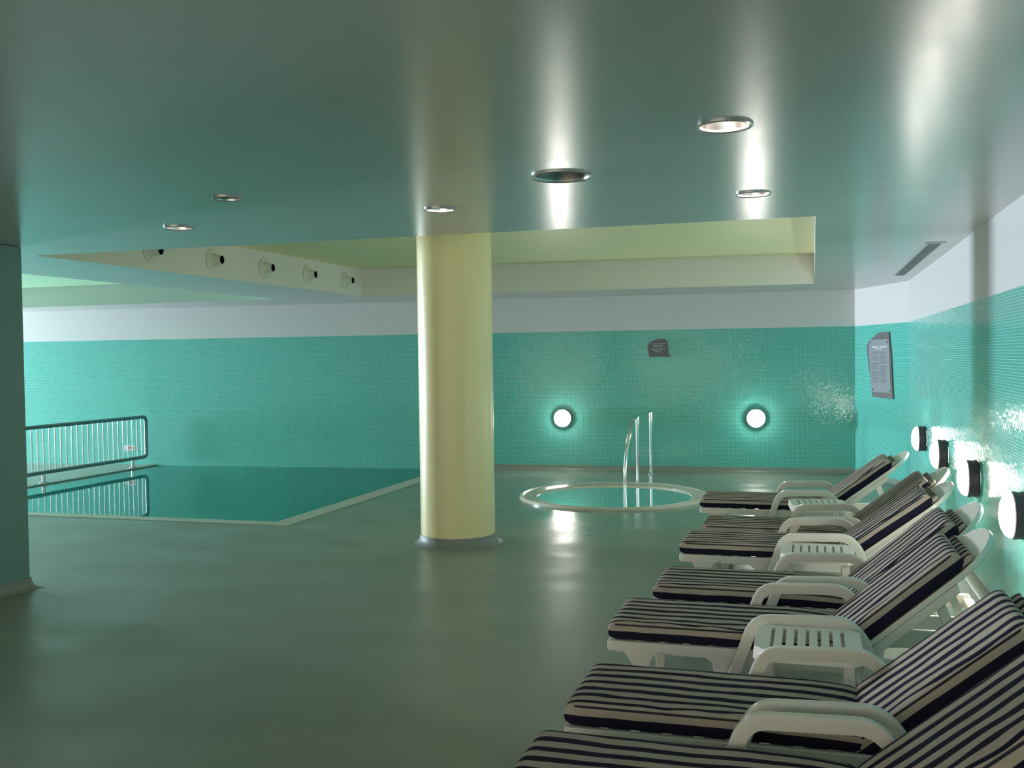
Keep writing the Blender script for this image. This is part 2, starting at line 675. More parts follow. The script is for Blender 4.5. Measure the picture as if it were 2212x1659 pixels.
dr = struct(box('door_1', WIN_X - 0.02, WIN_X + 0.04, DY0, DY0 + 0.06, 0, DZ1, M_FRAMEW))
box('door_jamb', WIN_X - 0.02, WIN_X + 0.04, DY1 - 0.06, DY1, 0, DZ1, M_FRAMEW, dr)
box('door_head', WIN_X - 0.02, WIN_X + 0.04, DY0 + 0.06, DY1 - 0.06, DZ1 - 0.06, DZ1, M_FRAMEW, dr)

# made-up glazing frame added round the unseen fill light
wf = struct(box('fill_surround_1', -9.56, -9.5, FRONT + 0.001, FRONT + 0.07, 0.14, 2.46, M_FRAMEW))
box('fill_bar', 0.5, 0.56, FRONT + 0.001, FRONT + 0.07, 0.14, 2.46, M_FRAMEW, wf)
box('fill_bar', -9.5, 0.5, FRONT + 0.001, FRONT + 0.07, 2.40, 2.46, M_FRAMEW, wf)
box('fill_bar', -9.5, 0.5, FRONT + 0.001, FRONT + 0.07, 0.14, 0.20, M_FRAMEW, wf)
for k in range(1, 5):
    box('fill_mullion', -9.53 + k * 2.0, -9.47 + k * 2.0, FRONT + 0.04, FRONT + 0.07, 0.20, 2.40, M_FRAMEW, wf)


# coved skirting of the floor coating
def cove(name, pts, inward):
    prof = [(0.0, 0.075), (0.006, 0.075), (0.008, 0.05), (0.016, 0.026), (0.032, 0.010), (0.06, 0.001), (0.0, 0.001)]
    verts, k = [], len(prof)
    for (x, y), (nx, ny) in zip(pts, inward):
        for d, h in prof:
            verts.append((x + nx * d, y + ny * d, h))
    faces = []
    for i in range(len(pts) - 1):
        for q in range(k - 1):
            faces.append((i * k + q, i * k + q + 1, (i + 1) * k + q + 1, (i + 1) * k + q))
    o = mesh(name, verts, faces, M_FLOOR)
    return struct(auto(o, 60))


nb = Vector((SB, -1)).normalized()
nk = Vector((-0.9354, -0.3536))
cove('baseboard_back', [CORN, (PX1 + 0.24, yb(PX1 + 0.24))], [(nb.x - 0.6, nb.y), (nb.x, nb.y)])
cove('baseboard_right', [(1.2, FRONT), (1.2, KINK[1]), CORN], [(-1, 0), (-1, -0.2), (-0.7, -1)])

# ---------------------------------------------------------------- swimming pool
pool = empty('swimming_pool', (-8.3, PY0, 0), 'rectangular turquoise indoor pool with pale stone edging, reaching the back wall', 'pool')
pinv = Matrix.Translation((8.3, -PY0, 0))


def into(o, par):
    """keep world-space geometry in place under a parent that sits elsewhere"""
    o.parent = par
    o.matrix_parent_inverse = par.matrix_basis.inverted() if hasattr(par, 'matrix_basis') else Matrix()
    return o


DEP = -1.15
ybl, ybr = yb(PX0), yb(PX1)
bverts = [(PX0, PY0, -0.06), (PX1, PY0, -0.06), (PX1, ybr, -0.06), (PX0, ybl, -0.06), (PX0, PY0, DEP), (PX1, PY0, DEP), (PX1, ybr, DEP), (PX0, ybl, DEP)]
bm = bmesh.new()
uvl = bm.loops.layers.uv.new('UVMap')
vv = [bm.verts.new(v) for v in bverts]
for f, kind in (((4, 5, 6, 7), 'z'), ((0, 1, 5, 4), 'y'), ((1, 2, 6, 5), 'x'), ((3, 0, 4, 7), 'x')):
    fc = bm.faces.new([vv[i] for i in f])
    for lp in fc.loops:
        c = lp.vert.co
        lp[uvl].uv = (c.x, c.y) if kind == 'z' else ((c.x, c.z) if kind == 'y' else (c.y, c.z))
into(from_bm('basin', bm, M_POOLTILE), pool)
ZW = -0.014
into(mesh('water', [(PX0, PY0, ZW), (PX1, PY0, ZW), (PX1, ybr, ZW), (PX0, ybl, ZW)], [(0, 1, 2, 3)], M_WATER), pool)
W = 0.235
into(box('edging', PX0, PX1 + W, PY0 - 0.2, PY0, -0.06, 0.006, M_COPING), pool)
eb = into(prism('edging', [(PX1, PY0), (PX1 + W, PY0), (PX1 + W, yb(PX1 + W) - 0.003), (PX1, ybr - 0.003)], -0.06, 0.0065, 'z', M_COPING), pool)
into(prism('edging', [(PX0 - 0.26, PY0 - 0.2), (PX0, PY0 - 0.2), (PX0, ybl - 0.003), (PX0 - 0.26, yb(PX0 - 0.26) - 0.003)], -0.06, 0.004, 'z', M_FLOOR), pool)

# ---------------------------------------------------------------- hot tub
tub = empty('hot_tub', (TUB[0], TUB[1], 0), 'round sunken hot tub with pale overflow rim and a chrome handrail beside it', 'hot tub')
lathe('rim', [(1.200, 0.0), (1.201, 0.022), (1.193, 0.034), (1.175, 0.040), (1.155, 0.034), (1.140, 0.022), (1.02, 0.006),
              (1.012, 0.012), (0.995, 0.012), (0.985, 0.0), (0.985, -0.10)], M_RIM, tub, n=96)
lathe('shell', [(0.985, -0.10), (0.975, -0.45), (0.70, -0.48), (0.66, -0.9), (0.0, -0.92)], M_TUBSHELL, tub, n=64)
lathe('water', [(0.985, -0.002), (0.0, -0.002)], M_WATER, tub, n=64, smooth=False)
bm = bmesh.new()
NS = 230
for i in range(NS):
    a = 2 * PI * i / NS
    ca, sa = math.cos(a), math.sin(a)
    hw = 0.0085
    vs = []
    for r, z in ((1.022, 0.011), (1.132, 0.026)):
        for sgn in (-1, 1):
            for dz in (0.0, 0.007):
                vs.append(bm.verts.new((r * ca - sgn * hw * sa, r * sa + sgn * hw * ca, z + dz)))
    for f in ((0, 1, 3, 2), (4, 6, 7, 5), (1, 5, 7, 3), (0, 2, 6, 4), (0, 4, 5, 1), (2, 3, 7, 6)):
        bm.faces.new([vs[k] for k in f])
g = from_bm('overflow_grating', bm, M_RIM, tub)
g['kind'] = 'stuff'
for x, y in ((-0.52, 1.19), (0.50, 1.20)):
    lathe('push_button', [(0.055, 0.0), (0.055, 0.018), (0.045, 0.024), (0.0, 0.026)], M_RIM, tub, n=20, loc=(x, y, 0))

# chrome handrail that climbs out of the tub
hr = empty('handrail', (-2.36, 13.80, 0), 'bent chrome handrail climbing out of the round hot tub', 'handrail')
path = [(-0.02, -0.86, -0.42), (-0.02, -0.86, 0.1), (-0.02, -0.84, 0.34), (-0.01, -0.77, 0.56), (0, -0.60, 0.76), (0, -0.36, 0.885),
        (0, -0.15, 0.94), (0, 0.05, 0.958), (0.0, 0.6, 0.955), (0.0, 1.22, 0.952)]


def smooth_path(pts, sub=4):
    pts = [Vector(p) for p in pts]
    out = []
    for i in range(len(pts) - 1):
        p0, p1, p2, p3 = pts[max(i - 1, 0)], pts[i], pts[i + 1], pts[min(i + 2, len(pts) - 1)]
        for k in range(sub):
            t = k / sub
            out.append(0.5 * ((2 * p1) + (p2 - p0) * t + (2 * p0 - 5 * p1 + 4 * p2 - p3) * t * t + (3 * p1 - p0 - 3 * p2 + p3) * t ** 3))
    out.append(pts[-1])
    return out


tube('top_rail', smooth_path(path), 0.024, M_CHROME, hr, n=18)
for yy in (0.0, 1.20):
    tube('post', [(0, yy, 0.0), (0, yy, 0.5), (0, yy, 0.95)], 0.023, M_CHROME, hr, n=18)
    lathe('flange', [(0.05, 0.0), (0.05, 0.008), (0.03, 0.014), (0.023, 0.02)], M_CHROME, hr, n=24, loc=(0, yy, 0))

# ---------------------------------------------------------------- round column
col = empty('round_column', (-3.33, 9.11, 0), 'pale yellow round column standing between the pool and the hot tub', 'column')
RC = 0.362
prof = [(RC, 0.085), (RC, 3.119)]
lathe('shaft', prof, M_COLUMN, col, n=72)
M_COVE = plain('grey_cove', (0.24, 0.275, 0.25), 0.5, var=0.05)
lathe('coved_base', [(RC + 0.075, 0.0), (RC + 0.045, 0.010), (RC + 0.022, 0.030), (RC + 0.012, 0.058), (RC + 0.008, 0.092), (RC - 0.002, 0.092)], M_COVE, col, n=72)
# pier at the left edge
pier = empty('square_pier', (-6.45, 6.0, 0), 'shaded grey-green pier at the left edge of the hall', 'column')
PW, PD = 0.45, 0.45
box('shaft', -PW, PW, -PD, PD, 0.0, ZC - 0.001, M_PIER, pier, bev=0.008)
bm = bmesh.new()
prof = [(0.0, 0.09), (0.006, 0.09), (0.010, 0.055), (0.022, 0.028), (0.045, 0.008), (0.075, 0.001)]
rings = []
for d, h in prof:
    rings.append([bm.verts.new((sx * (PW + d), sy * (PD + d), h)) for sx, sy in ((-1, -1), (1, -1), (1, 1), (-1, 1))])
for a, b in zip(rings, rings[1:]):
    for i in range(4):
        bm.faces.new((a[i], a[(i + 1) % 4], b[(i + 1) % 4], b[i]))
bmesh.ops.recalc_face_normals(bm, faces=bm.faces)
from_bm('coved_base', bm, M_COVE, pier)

# ---------------------------------------------------------------- pool railing
rail = empty('pool_railing', (-11.09, 12.2, 0.005), 'steel railing with upright bars along the far left pool edge', 'railing')
ZB, ZTOP = 0.148, 0.84
ya, yz = -2.4, 2.46
pts = fillet([(0, ya + 0.5, ZTOP), (0, yz, ZTOP), (0, yz, ZB), (0, ya, ZB), (0, ya, ZTOP), (0, ya + 0.5, ZTOP)], 0.08)
tube('rail_frame', pts, 0.030, M_RAILFRAME, rail)
proto = None
nb_ = 39
for i in range(nb_):
    yy = yz - 0.12 * (i + 1)
    if proto is None:
        proto = tube('baluster', [(0, 0, ZB), (0, 0, ZTOP)], 0.0105, M_CHROME, rail, n=10)
        proto.location = (0, yy, 0)
    else:
        c = proto.copy()
        C.objects.link(c)
        c.parent = rail
        c.location = (0, yy, 0)
for yy in (2.09, 0.04, -2.0):
    tube('post', [(0, yy, 0.0), (0, yy, ZB)], 0.026, M_RAIL, rail)
    lathe('flange', [(0.06, 0.0), (0.06, 0.008), (0.03, 0.014), (0.026, 0.02)], M_RAIL, rail, n=24, loc=(0, yy, 0))

# ---------------------------------------------------------------- wall lamps


def wall_lamp(loc, axis, label, group):
    o = empty('wall_lamp', loc, label, 'wall lamp', group)
    lathe('housing', [(0.10, 0.0), (0.132, 0.004), (0.143, 0.02), (0.137, 0.040), (0.141, 0.064), (0.141, 0.082), (0.134, 0.088)], M_DARKPL, o, n=40, axis=axis)
    lathe('opal_dome', [(0.134, 0.085), (0.132, 0.098), (0.118, 0.120), (0.084, 0.139), (0.043, 0.148), (0.0, 0.150)], M_OPAL, o, n=40, axis=axis, ang=60)
    return o


ang_b = math.atan(SB)
for (x, z, lab) in ((-3.787, 0.823, 'round glowing wall lamp on the back wall, left of the hot tub handrail'),
                    (-0.836, 0.823, 'round glowing wall lamp on the back wall, right of the hot tub handrail')):
    o = wall_lamp((x, yb(x) - 0.001, z), '-y', lab, 'lamps on the back wall')
    o.rotation_euler = (0, 0, ang_b)
for y, lab in ((11.95, 'farthest dark-rimmed round lamp on the right wall, above the last lounger'),
               (10.12, 'second farthest dark-rimmed round lamp on the right wall'),
               (8.25, 'second nearest dark-rimmed round lamp on the right wall'),
               (6.45, 'nearest dark-rimmed round lamp on the right wall, cut by the picture edge')):
    wall_lamp((1.199, y, 0.825), '-x', lab, 'lamps on the right wall')

# ---------------------------------------------------------------- recessed ceiling lamps
DL = [('lit round downlight nearest the camera, above the loungers', M_BULB),
      ('large unlit round downlight in line with the left wall lamp', M_DEAD),
      ('lit round downlight nearest the right end of the ceiling recess', M_BULB),
      ('lit round downlight just before the yellow column', M_BULB),
      ('unlit downlight left of the yellow column, nearer than its dimly lit neighbour', M_DEAD),
      ('dimly glowing downlight above the left pool corner', M_BULBDIM)]
for (x, y, r), (lab, bmat) in zip(DOWN, DL):
    o = empty('downlight', (x, y, ZC), lab, 'ceiling light', 'recessed round downlights')
    lathe('trim_ring', [(r, 0.0), (r, -0.006), (r * 0.95, -0.010), (r * 0.86, -0.006), (r * 0.84, 0.004)], M_TRIMRING, o, n=40)
    lathe('reflector', [(r * 0.84, 0.004), (r * 0.80, 0.03), (r * 0.66, 0.075), (r * 0.48, 0.105), (0.0, 0.108)], M_REFLDARK if bmat == M_DEAD else M_REFL, o, n=40, ang=50)
    tube('lamp_tube', [(-r * 0.42, 0, 0.045), (0, 0, 0.045), (r * 0.42, 0, 0.045)], r * 0.13, bmat, o, n=12)

# ---------------------------------------------------------------- jet nozzles in the recess side
labs = ['nearest round air nozzle on the recess side, half hidden by the ceiling edge', 'second nearest round air nozzle on the recess side',
        'middle round air nozzle of the row on the recess side', 'second farthest round air nozzle on the recess side',
        'farthest round air nozzle on the recess side, next to its corner']
for y, lab in zip((8.61, 9.69, 10.78, 11.86, 12.97), labs):
    o = empty('air_nozzle', (-6.384, y - 0.03, 2.918), lab, 'air nozzle', 'air nozzles on the recess side')
    lathe('flange', [(0.0, 0.001), (0.122, 0.001), (0.124, 0.008), (0.116, 0.014), (0.085, 0.010), (0.066, 0.012)], M_NOZZLE, o, n=36, axis='x')
    lathe('spout', [(0.084, 0.010), (0.070, 0.024), (0.058, 0.05), (0.052, 0.09), (0.051, 0.118), (0.046, 0.120)], M_NOZZLE, o, n=30, axis='x')
    lathe('opening', [(0.047, 0.119), (0.044, 0.08), (0.0, 0.078)], M_BLACK, o, n=24, axis='x')

# ---------------------------------------------------------------- ceiling grille by the right wall
gr = empty('ceiling_grille', (1.0, 11.05, ZC), 'long grey slotted air grille in the ceiling beside the right wall', 'ceiling vent')
GL, GW = 1.83, 0.052
bx = [(-GW - 0.014, -GW, -GL, GL), (GW, GW + 0.014, -GL, GL), (-GW - 0.03, GW + 0.03, -GL - 0.05, -GL), (-GW - 0.014, GW + 0.014, GL, GL + 0.014)]
for x0, x1, y0, y1 in bx:
    box('frame', x0, x1, y0, y1, -0.007, -0.0005, M_FRAMEW, gr)
box('dark_slot', -GW, GW, -GL, GL, -0.001, -0.0004, M_GRILLE, gr)
for i in range(5):
    xx = -GW + (i + 0.5) * 2 * GW / 5
    box('bar', xx - 0.0045, xx + 0.0045, -GL, GL, -0.0065, -0.001, M_FRAMEW if False else M_GRILLE, gr)

# ---------------------------------------------------------------- slate plaques
Ax, Ay = CORN
Tv = Vector((KINK[0] - CORN[0], KINK[1] - CORN[1])).normalized()
pl = empty('rules_plaque', (Ax, Ay, 0), 'tall grey slate plaque with a screwed text plate at the right end of the hall', 'plaque')
pl.rotation_euler = (0, 0, math.atan2(Tv.y, Tv.x))
# local x runs along the wall from the corner, local -y points into the room


def flat_poly(name, pts, d0, d1, m, par, bev=0.0):
    return prism(name, pts, -d0, -d1, 'y', m, par, bev)


slate = [(0.829, 2.06), (0.989, 2.075), (1.17, 2.071), (1.181, 1.983), (1.227, 1.77), (1.29, 1.159), (0.641, 1.164), (0.569, 1.455),
         (0.451, 1.853), (0.489, 1.909), (0.574, 1.971)]
flat_poly('slate_slab', slate, 0.001, 0.022, M_SLATE, pl, 0.003)
plate = [(0.585, 1.975), (1.18, 1.975), (1.245, 1.24), (0.640, 1.235), (0.540, 1.86)]
flat_poly('text_plate', plate, 0.024, 0.028, M_PLATE, pl)
for x, z in ((0.60, 1.936), (1.145, 1.93), (0.672, 1.271), (1.20, 1.268)):
    lathe('screw', [(0.011, 0.0), (0.010, 0.006), (0.0, 0.008)], M_BLACK, pl, n=12, axis='-y', loc=(x, -0.0282, z))


def text_rows(rows, m, par, depth, rnd, word=(0.02, 0.05), gap=0.011):
    """small raised word-like strokes: the photographed print is too small to read"""
    bm = bmesh.new()
    for x0, x1, z, h in rows:
        x = x0
        while x < x1 - 0.006:
            w = min(rnd.uniform(*word), x1 - x)
            box_bm(bm, x, x + w, -depth - 0.0012, -depth, z - h / 2, z + h / 2)
            x += w + gap
    bmesh.ops.recalc_face_normals(bm, faces=bm.faces)
    o = from_bm('lettering', bm, m, par)
    o['kind'] = 'stuff'
    return o


rnd = random.Random(4)
rows = [(0.665, 0.865, 1.868, 0.022), (0.905, 1.135, 1.868, 0.022), (0.78, 0.98, 1.842, 0.012)]
text_rows(rows, M_INK, pl, 0.0283, rnd, (0.06, 0.09), 0.012)
rows = []
for k in range(20):
    z = 1.79 - k * 0.0215
    sh = (1.79 - z) * 0.10
    rows.append((0.635 + sh * 0.6, 0.635 + sh * 0.6 + rnd.uniform(0.17, 0.22), z, 0.0065))
    rows.append((0.90 + sh * 0.4, 0.90 + sh * 0.4 + rnd.uniform(0.17, 0.22), z, 0.0065))
text_rows(rows, M_INK2, pl, 0.0283, rnd, (0.015, 0.04), 0.008)
rows = [(0.65, 0.84, 1.745, 0.005), (0.92, 1.10, 1.745, 0.005), (0.655, 0.83, 1.66, 0.005), (0.92, 1.10, 1.615, 0.005), (0.665, 0.84, 1.53, 0.005)]
text_rows([(a, b, z + 0.010, h) for a, b, z, h in rows], M_INK, pl, 0.0283, rnd, (0.02, 0.05), 0.008)

sp = empty('small_plaque', (-2.28, yb(-2.28) - 0.001, 0), 'small dark slate plaque high on the turquoise back wall', 'plaque', rz=ang_b)
sl = [(-2.461, 1.942), (-2.411, 2.004), (-2.272, 2.048), (-2.172, 2.035), (-2.15, 1.969), (-2.132, 1.814), (-2.098, 1.771), (-2.428, 1.767), (-2.454, 1.911)]
flat_poly('slate_slab', [(a + 2.28, b) for a, b in sl], 0.0, 0.02, M_SLATE, sp, 0.002)
rws = [(-0.123, 0.10, 1.972, 0.008), (-0.09, 0.07, 1.950, 0.007), (-0.085, 0.06, 1.930, 0.007),
       (-0.12, 0.10, 1.893, 0.009), (-0.10, 0.06, 1.872, 0.007), (-0.06, 0.02, 1.851, 0.006)]
text_rows(rws, M_INK, sp, 0.0205, rnd, (0.02, 0.045), 0.008)

# little white and red notice behind the railing
nx = -11.5
sg = empty('pool_notice', (nx, yb(nx) - 0.001, 0.29), 'small white notice with red marks low on the wall behind the railing', 'sign', rz=ang_b)
box('board', -0.11, 0.11, -0.006, 0.0, -0.05, 0.05, M_SIGNW, sg)
bm = bmesh.new()
for x0, x1, z0, z1 in ((-0.045, -0.015, -0.025, 0.025), (0.0, 0.035, -0.015, 0.022), (0.06, 0.08, -0.025, 0.02)):
    box_bm(bm, x0, x1, -0.0075, -0.006, z0, z1)
from_bm('red_marks', bm, M_RED, sg)['kind'] = 'stuff'

# ---------------------------------------------------------------- sun loungers
NP = 56


def section(width, th):
    """rounded flat section: list of (y, n, v) going round; n=0 underside, th top; v = arc metres from top middle"""
    r = min(0.034, th * 0.48)
    hw = width / 2
    pts = []
    top = 17
    for i in range(top + 1):
        y = -(hw - r) + 2 * (hw - r) * i / top
        pts.append((y, th))

    def arc(cx, cz, a0, a1, k=5):
        return [(cx + r * math.cos(a0 + (a1 - a0) * j / k), cz + r * math.sin(a0 + (a1 - a0) * j / k)) for j in range(1, k + 1)]
    right = arc(hw - r, th - r, PI / 2, 0)
    rb = 0.010
    right += [(hw - rb + rb * math.cos(-j * PI / 8), rb + rb * math.sin(-j * PI / 8)) for j in range(5)]
    right += [((hw - r) * 0.5, 0.0), (0.0, 0.0)]
    allr = pts[len(pts) // 2:] + right            # from the middle of the top round to the middle underneath
    v = [abs(allr[0][0])]
    for a, b in zip(allr, allr[1:]):
        v.append(v[-1] + math.hypot(b[0] - a[0], b[1] - a[1]))
    rgt = [(p[0], p[1], vv_) for p, vv_ in zip(allr, v)]
    lft = [(-q[0], q[1], -q[2]) for q in reversed(rgt)]
    return lft + rgt                               # open underneath in v; the first and last points coincide


def cushion(name, L, width, th, frame, parent, seed, sag=0.0, r0=0.05, r1=0.05, warp=0.028):
    """frame maps (s, y, n) to the lounger's coordinates"""
    sec = section(width, th)
    k = len(sec)
    ss = [0.0, 0.004, 0.012, 0.025, 0.045]
    NSEG = 46
    ss += [0.045 + (L - 0.09) * i / NSEG for i in range(1, NSEG)]
    ss += [L - 0.045, L - 0.025, L - 0.012, L - 0.004, L]
    verts, uvs = [], []
    for s in ss:
        e = min(s / r0, 1.0)
        e2 = min((L - s) / r1, 1.0)
        h0 = math.sqrt(max(0.0, 1 - (1 - e) ** 2))
        h1 = math.sqrt(max(0.0, 1 - (1 - e2) ** 2))
        hs = 0.42 + 0.58 * min(h0, h1)
        ws = 1 - 0.015 * (1 - min(h0, h1))
        dip = sag * max(0.0, (s - (L - 0.30)) / 0.30) ** 2
        for y, n, v in sec:
            wr = noise.noise(Vector((s * 3.2 + seed * 7, y * 9, seed * 3.1)))
            wr2 = noise.noise(Vector((s * 9 + seed, y * 16, seed * 5.7)))
            # wrinkles gather on the near (negative y) half
            amt = 0.45 + 0.75 * max(0, -y / (width / 2))
            dn = (0.006 * wr + 0.003 * wr2) * amt if n > th * 0.6 else 0
            mid = th / 2
            nn = mid + (n - mid) * hs + dn - dip * (n / th)
            yy = y * ws + 0.006 * noise.noise(Vector((s * 4 + seed, 3.3, v)))
            verts.append(frame(s, yy, nn))
            vw = v
            if abs(v) < 0.30:
                vw = v + warp * amt * (noise.noise(Vector((s * 2.6 + 11 * seed, v * 7, 1.7))) + 0.6 * noise.noise(Vector((s * 7 + seed, v * 14, 9.7))))
                vw = max(-0.30, min(0.30, vw))
            uvs.append((s, vw))
    faces = []
    m_ = len(ss)
    for i in range(m_ - 1):
        for q in range(k - 1):
            faces.append((i * k + q, i * k + q + 1, (i + 1) * k + q + 1, (i + 1) * k + q))
    faces.append(tuple(range(k - 2, -1, -1)))
    faces.append(tuple(range((m_ - 1) * k, (m_ - 1) * k + k - 1)))
    o = mesh(name, verts, faces, M_CUSHION, parent, smooth=True, uvs=uvs)
    auto(o, 55)
    # navy piping along the top seam
    hw = width / 2 - 0.006
    loop = []
    for s, y in ([(0.012, -hw * 0.93), (0.012, hw * 0.93)] + [(0.05 + (L - 0.1) * i / 12, hw) for i in range(13)]
                 + [(L - 0.012, hw * 0.93), (L - 0.012, -hw * 0.93)] + [(L - 0.05 - (L - 0.1) * i / 12, -hw) for i in range(13)]):
        dip = sag * max(0.0, (s - (L - 0.30)) / 0.30) ** 2
        e = min(s / r0, (L - s) / r1, 1)
        h = 0.42 + 0.58 * math.sqrt(max(0, 1 - (1 - e) ** 2))
        loop.append(Vector(frame(s, y, th / 2 + (th * 0.86 - th / 2) * h - dip * 0.86)))
    p = sweep('piping', loop, circ(0.0045, 6), M_PIPING, o, closed=True)
    return o


SX = 1.145           # where seat and back meet
ZS = 0.322           # underside of the cushions


def arm_path():
    return fillet([(0.565, 0, 0.02), (0.655, 0, 0.26), (0.745, 0, 0.497), (1.19, 0, 0.512), (1.285, 0, 0.41), (1.30, 0, 0.26)], 0.085, 8)


arm_prof = [(-0.021, -0.040), (0.021, -0.040), (0.024, 0.008), (0.018, 0.016), (-0.018, 0.016), (-0.024, 0.008)]
rail_pts = [(0.015, 0.319), (0.015, 0.270), (0.06, 0.262), (0.30, 0.268), (0.34, 0.262), (0.54, 0.262), (0.60, 0.235), (1.20, 0.235),
            (1.42, 0.215), (1.80, 0.235), (1.86, 0.275), (1.84, 0.319)]
leg_f = [(0.075, 0.285), (0.30, 0.285), (0.255, 0.262), (0.228, 0.225), (0.222, 0.12), (0.215, 0.0), (0.165, 0.0), (0.160, 0.12), (0.135, 0.20), (0.10, 0.25)]
leg_m = [(0.50, 0.27), (0.68, 0.27), (0.64, 0.18), (0.60, 0.0), (0.545, 0.0), (0.555, 0.14), (0.54, 0.24)]
leg_r = [(1.22, 0.26), (1.36, 0.26), (1.32, 0.14), (1.31, 0.0), (1.255, 0.0), (1.26, 0.14)]
_shared = {}


def shared(key, build):
    """first call builds, later calls copy the object with its mesh"""
    if key not in _shared:
        _shared[key] = build()
        return _shared[key]
    c = _shared[key].copy()
    C.objects.link(c)
    return c


def lounger(x, yfar, ang, label, seed):
    yc = yfar - 0.29
    o = empty('sun_lounger', (x, yc, 0), label, 'sun lounger', 'striped cushioned loungers along the right wall')
    a = math.radians(ang)
    ca, sa = math.cos(a), math.sin(a)

    def par(ob):
        ob.parent = o
        return ob
    for s in (-1, 1):
        y = s * 0.292
        par(shared(('rail', s), lambda: prism('side_rail', rail_pts, y - 0.016, y + 0.016, 'y', M_PLASTIC, None, 0.005)))
        par(shared(('lf', s), lambda: prism('leg', leg_f, y - 0.022, y + 0.022, 'y', M_PLASTIC, None, 0.006)))
        par(shared(('lm', s), lambda: prism('leg', leg_m, y - 0.022, y + 0.022, 'y', M_PLASTIC, None, 0.006)))
        par(shared(('lr', s), lambda: prism('leg', leg_r, y - 0.022, y + 0.022, 'y', M_PLASTIC, None, 0.006)))
        ya_ = s * 0.352

        def mk_arm():
            ob = sweep('armrest', [(p.x, ya_, p.z) for p in arm_path()], [(q[0], q[1]) for q in arm_prof], M_PLASTIC, None, up0=(-1, 0, 0.3))
            return bevel(ob, 0.003, 2)
        par(shared(('arm', s), mk_arm))
        par(shared(('wheel', s), lambda: lathe('wheel', [(0.0, -0.022), (0.035, -0.024), (0.04, -0.012), (0.085, -0.012), (0.09, -0.024), (0.112, -0.022),
                                                          (0.115, 0.0), (0.112, 0.022), (0.09, 0.024), (0.085, 0.012), (0.04, 0.012), (0.035, 0.024), (0.0, 0.022)],
                                                M_PLASTIC, None, n=36, axis='-y', loc=(1.60, s * 0.262, 0.116))))
    # seat deck slats run across under the cushion
    for i in range(9):
        xx = 0.05 + i * 0.125
        b = par(shared(('slat',), lambda: box('seat_slat', 0, 0.085, -0.2755, 0.2755, 0.296, 0.314, M_PLASTIC, None, 0.004)))
        b.location = (xx, 0, 0)
    # foot bar and rear bar
    par(shared(('foot',), lambda: prism('foot_bar', [(0.0, 0.318), (0.0, 0.275), (0.012, 0.262), (0.035, 0.262), (0.035, 0.318)], -0.30, 0.30, 'y', M_PLASTIC, None, 0.006)))
    par(shared(('rear',), lambda: box('rear_bar', 1.80, 1.86, -0.2755, 0.2755, 0.25, 0.30, M_PLASTIC, None, 0.01)))
    par(shared(('axle',), lambda: tube('axle', [(1.60, -0.30, 0.116), (1.60, 0.30, 0.116)], 0.012, M_PLASTIC, None)))
    par(shared(('axl2',), lambda: box('axle_bracket', 1.575, 1.625, -0.235, -0.215, 0.10, 0.262, M_PLASTIC, None, 0.004)))
    par(shared(('axl3',), lambda: box('axle_bracket', 1.575, 1.625, 0.215, 0.235, 0.10, 0.262, M_PLASTIC, None, 0.004)))
    # backrest panel: a shallow tray with a rounded head
    TH = 0.088

    def fr(s, y, n):            # back plane: s up the back, n out of its face
        return (SX + 0.045 + s * ca - (n) * sa, y, ZS + s * sa + n * ca)
    hw = 0.305
    outl = [(-0.02, -hw), (0.66, -hw)] + [(0.68 + 0.215 * math.sin(t * PI / 12), -hw * math.cos(t * PI / 12)) for t in range(0, 13)] + [(0.66, hw), (-0.02, hw)]

    def lift(s):                # the head curls forward a little
        return 0.0 if s < 0.62 else 0.05 * (s - 0.62)
    vs = []
    n_ = len(outl)
    for dn in (-0.004, -0.034):
        for s, y in outl:
            vs.append(fr(s, y, dn + lift(s)))
    for s, y in outl:
        vs.append(fr(0.3 + (s - 0.3) * 0.86, y * 0.86, -0.010 + lift(0.3 + (s - 0.3) * 0.86) - 0.002))
    fs = [(i, (i + 1) % n_, n_ + (i + 1) % n_, n_ + i) for i in range(n_)]
    fs += [(2 * n_ + i, 2 * n_ + (i + 1) % n_, (i + 1) % n_, i) for i in range(n_)]
    fs += [tuple(range(2 * n_, 3 * n_)), tuple(range(2 * n_ - 1, n_ - 1, -1))]
    bm = bmesh.new()
    bv = [bm.verts.new(v) for v in vs]
    for f in fs:
        bm.faces.new([bv[i] for i in f])
    bmesh.ops.recalc_face_normals(bm, faces=bm.faces)
    bp = from_bm('backrest', bm, M_PLASTIC, o)
    bevel(bp, 0.005)
    auto(bp)
    # ribs at both edges stiffen the panel and carry the prop
    for s_ in (-1, 1):
        pts = [fr(0.0, 0, -0.034), fr(0.62, 0, -0.034), fr(0.60, 0, -0.075), fr(0.05, 0, -0.080)]
        prism('edge_rib', [(p[0], p[2]) for p in pts], s_ * 0.285 - 0.015, s_ * 0.285 + 0.015, 'y', M_PLASTIC, o, 0.004)
        p0, p1 = Vector(fr(0.50, s_ * 0.235, -0.05)), Vector((1.74, s_ * 0.235, 0.27))
        d = (p1 - p0)
        sweep('prop', [p0, p0 + d * 0.5, p1], [(-0.022, -0.008), (0.022, -0.008), (0.022, 0.008), (-0.022, 0.008)], M_PLASTIC, o)
    p0 = Vector(fr(0.50, 0, -0.05))
    # cushions
    cushion('seat_cushion', SX + 0.012, 0.575, TH, lambda s, y, n: (s - 0.0, y, ZS + n), o, seed, sag=0.022, r1=0.07)

    def fb(s, y, n):
        return fr(s - 0.062, y, n)
    cushion('back_cushion', 0.775, 0.575, TH + 0.006, fb, o, seed + 3.7, sag=0.0, r0=0.09, r1=0.05)
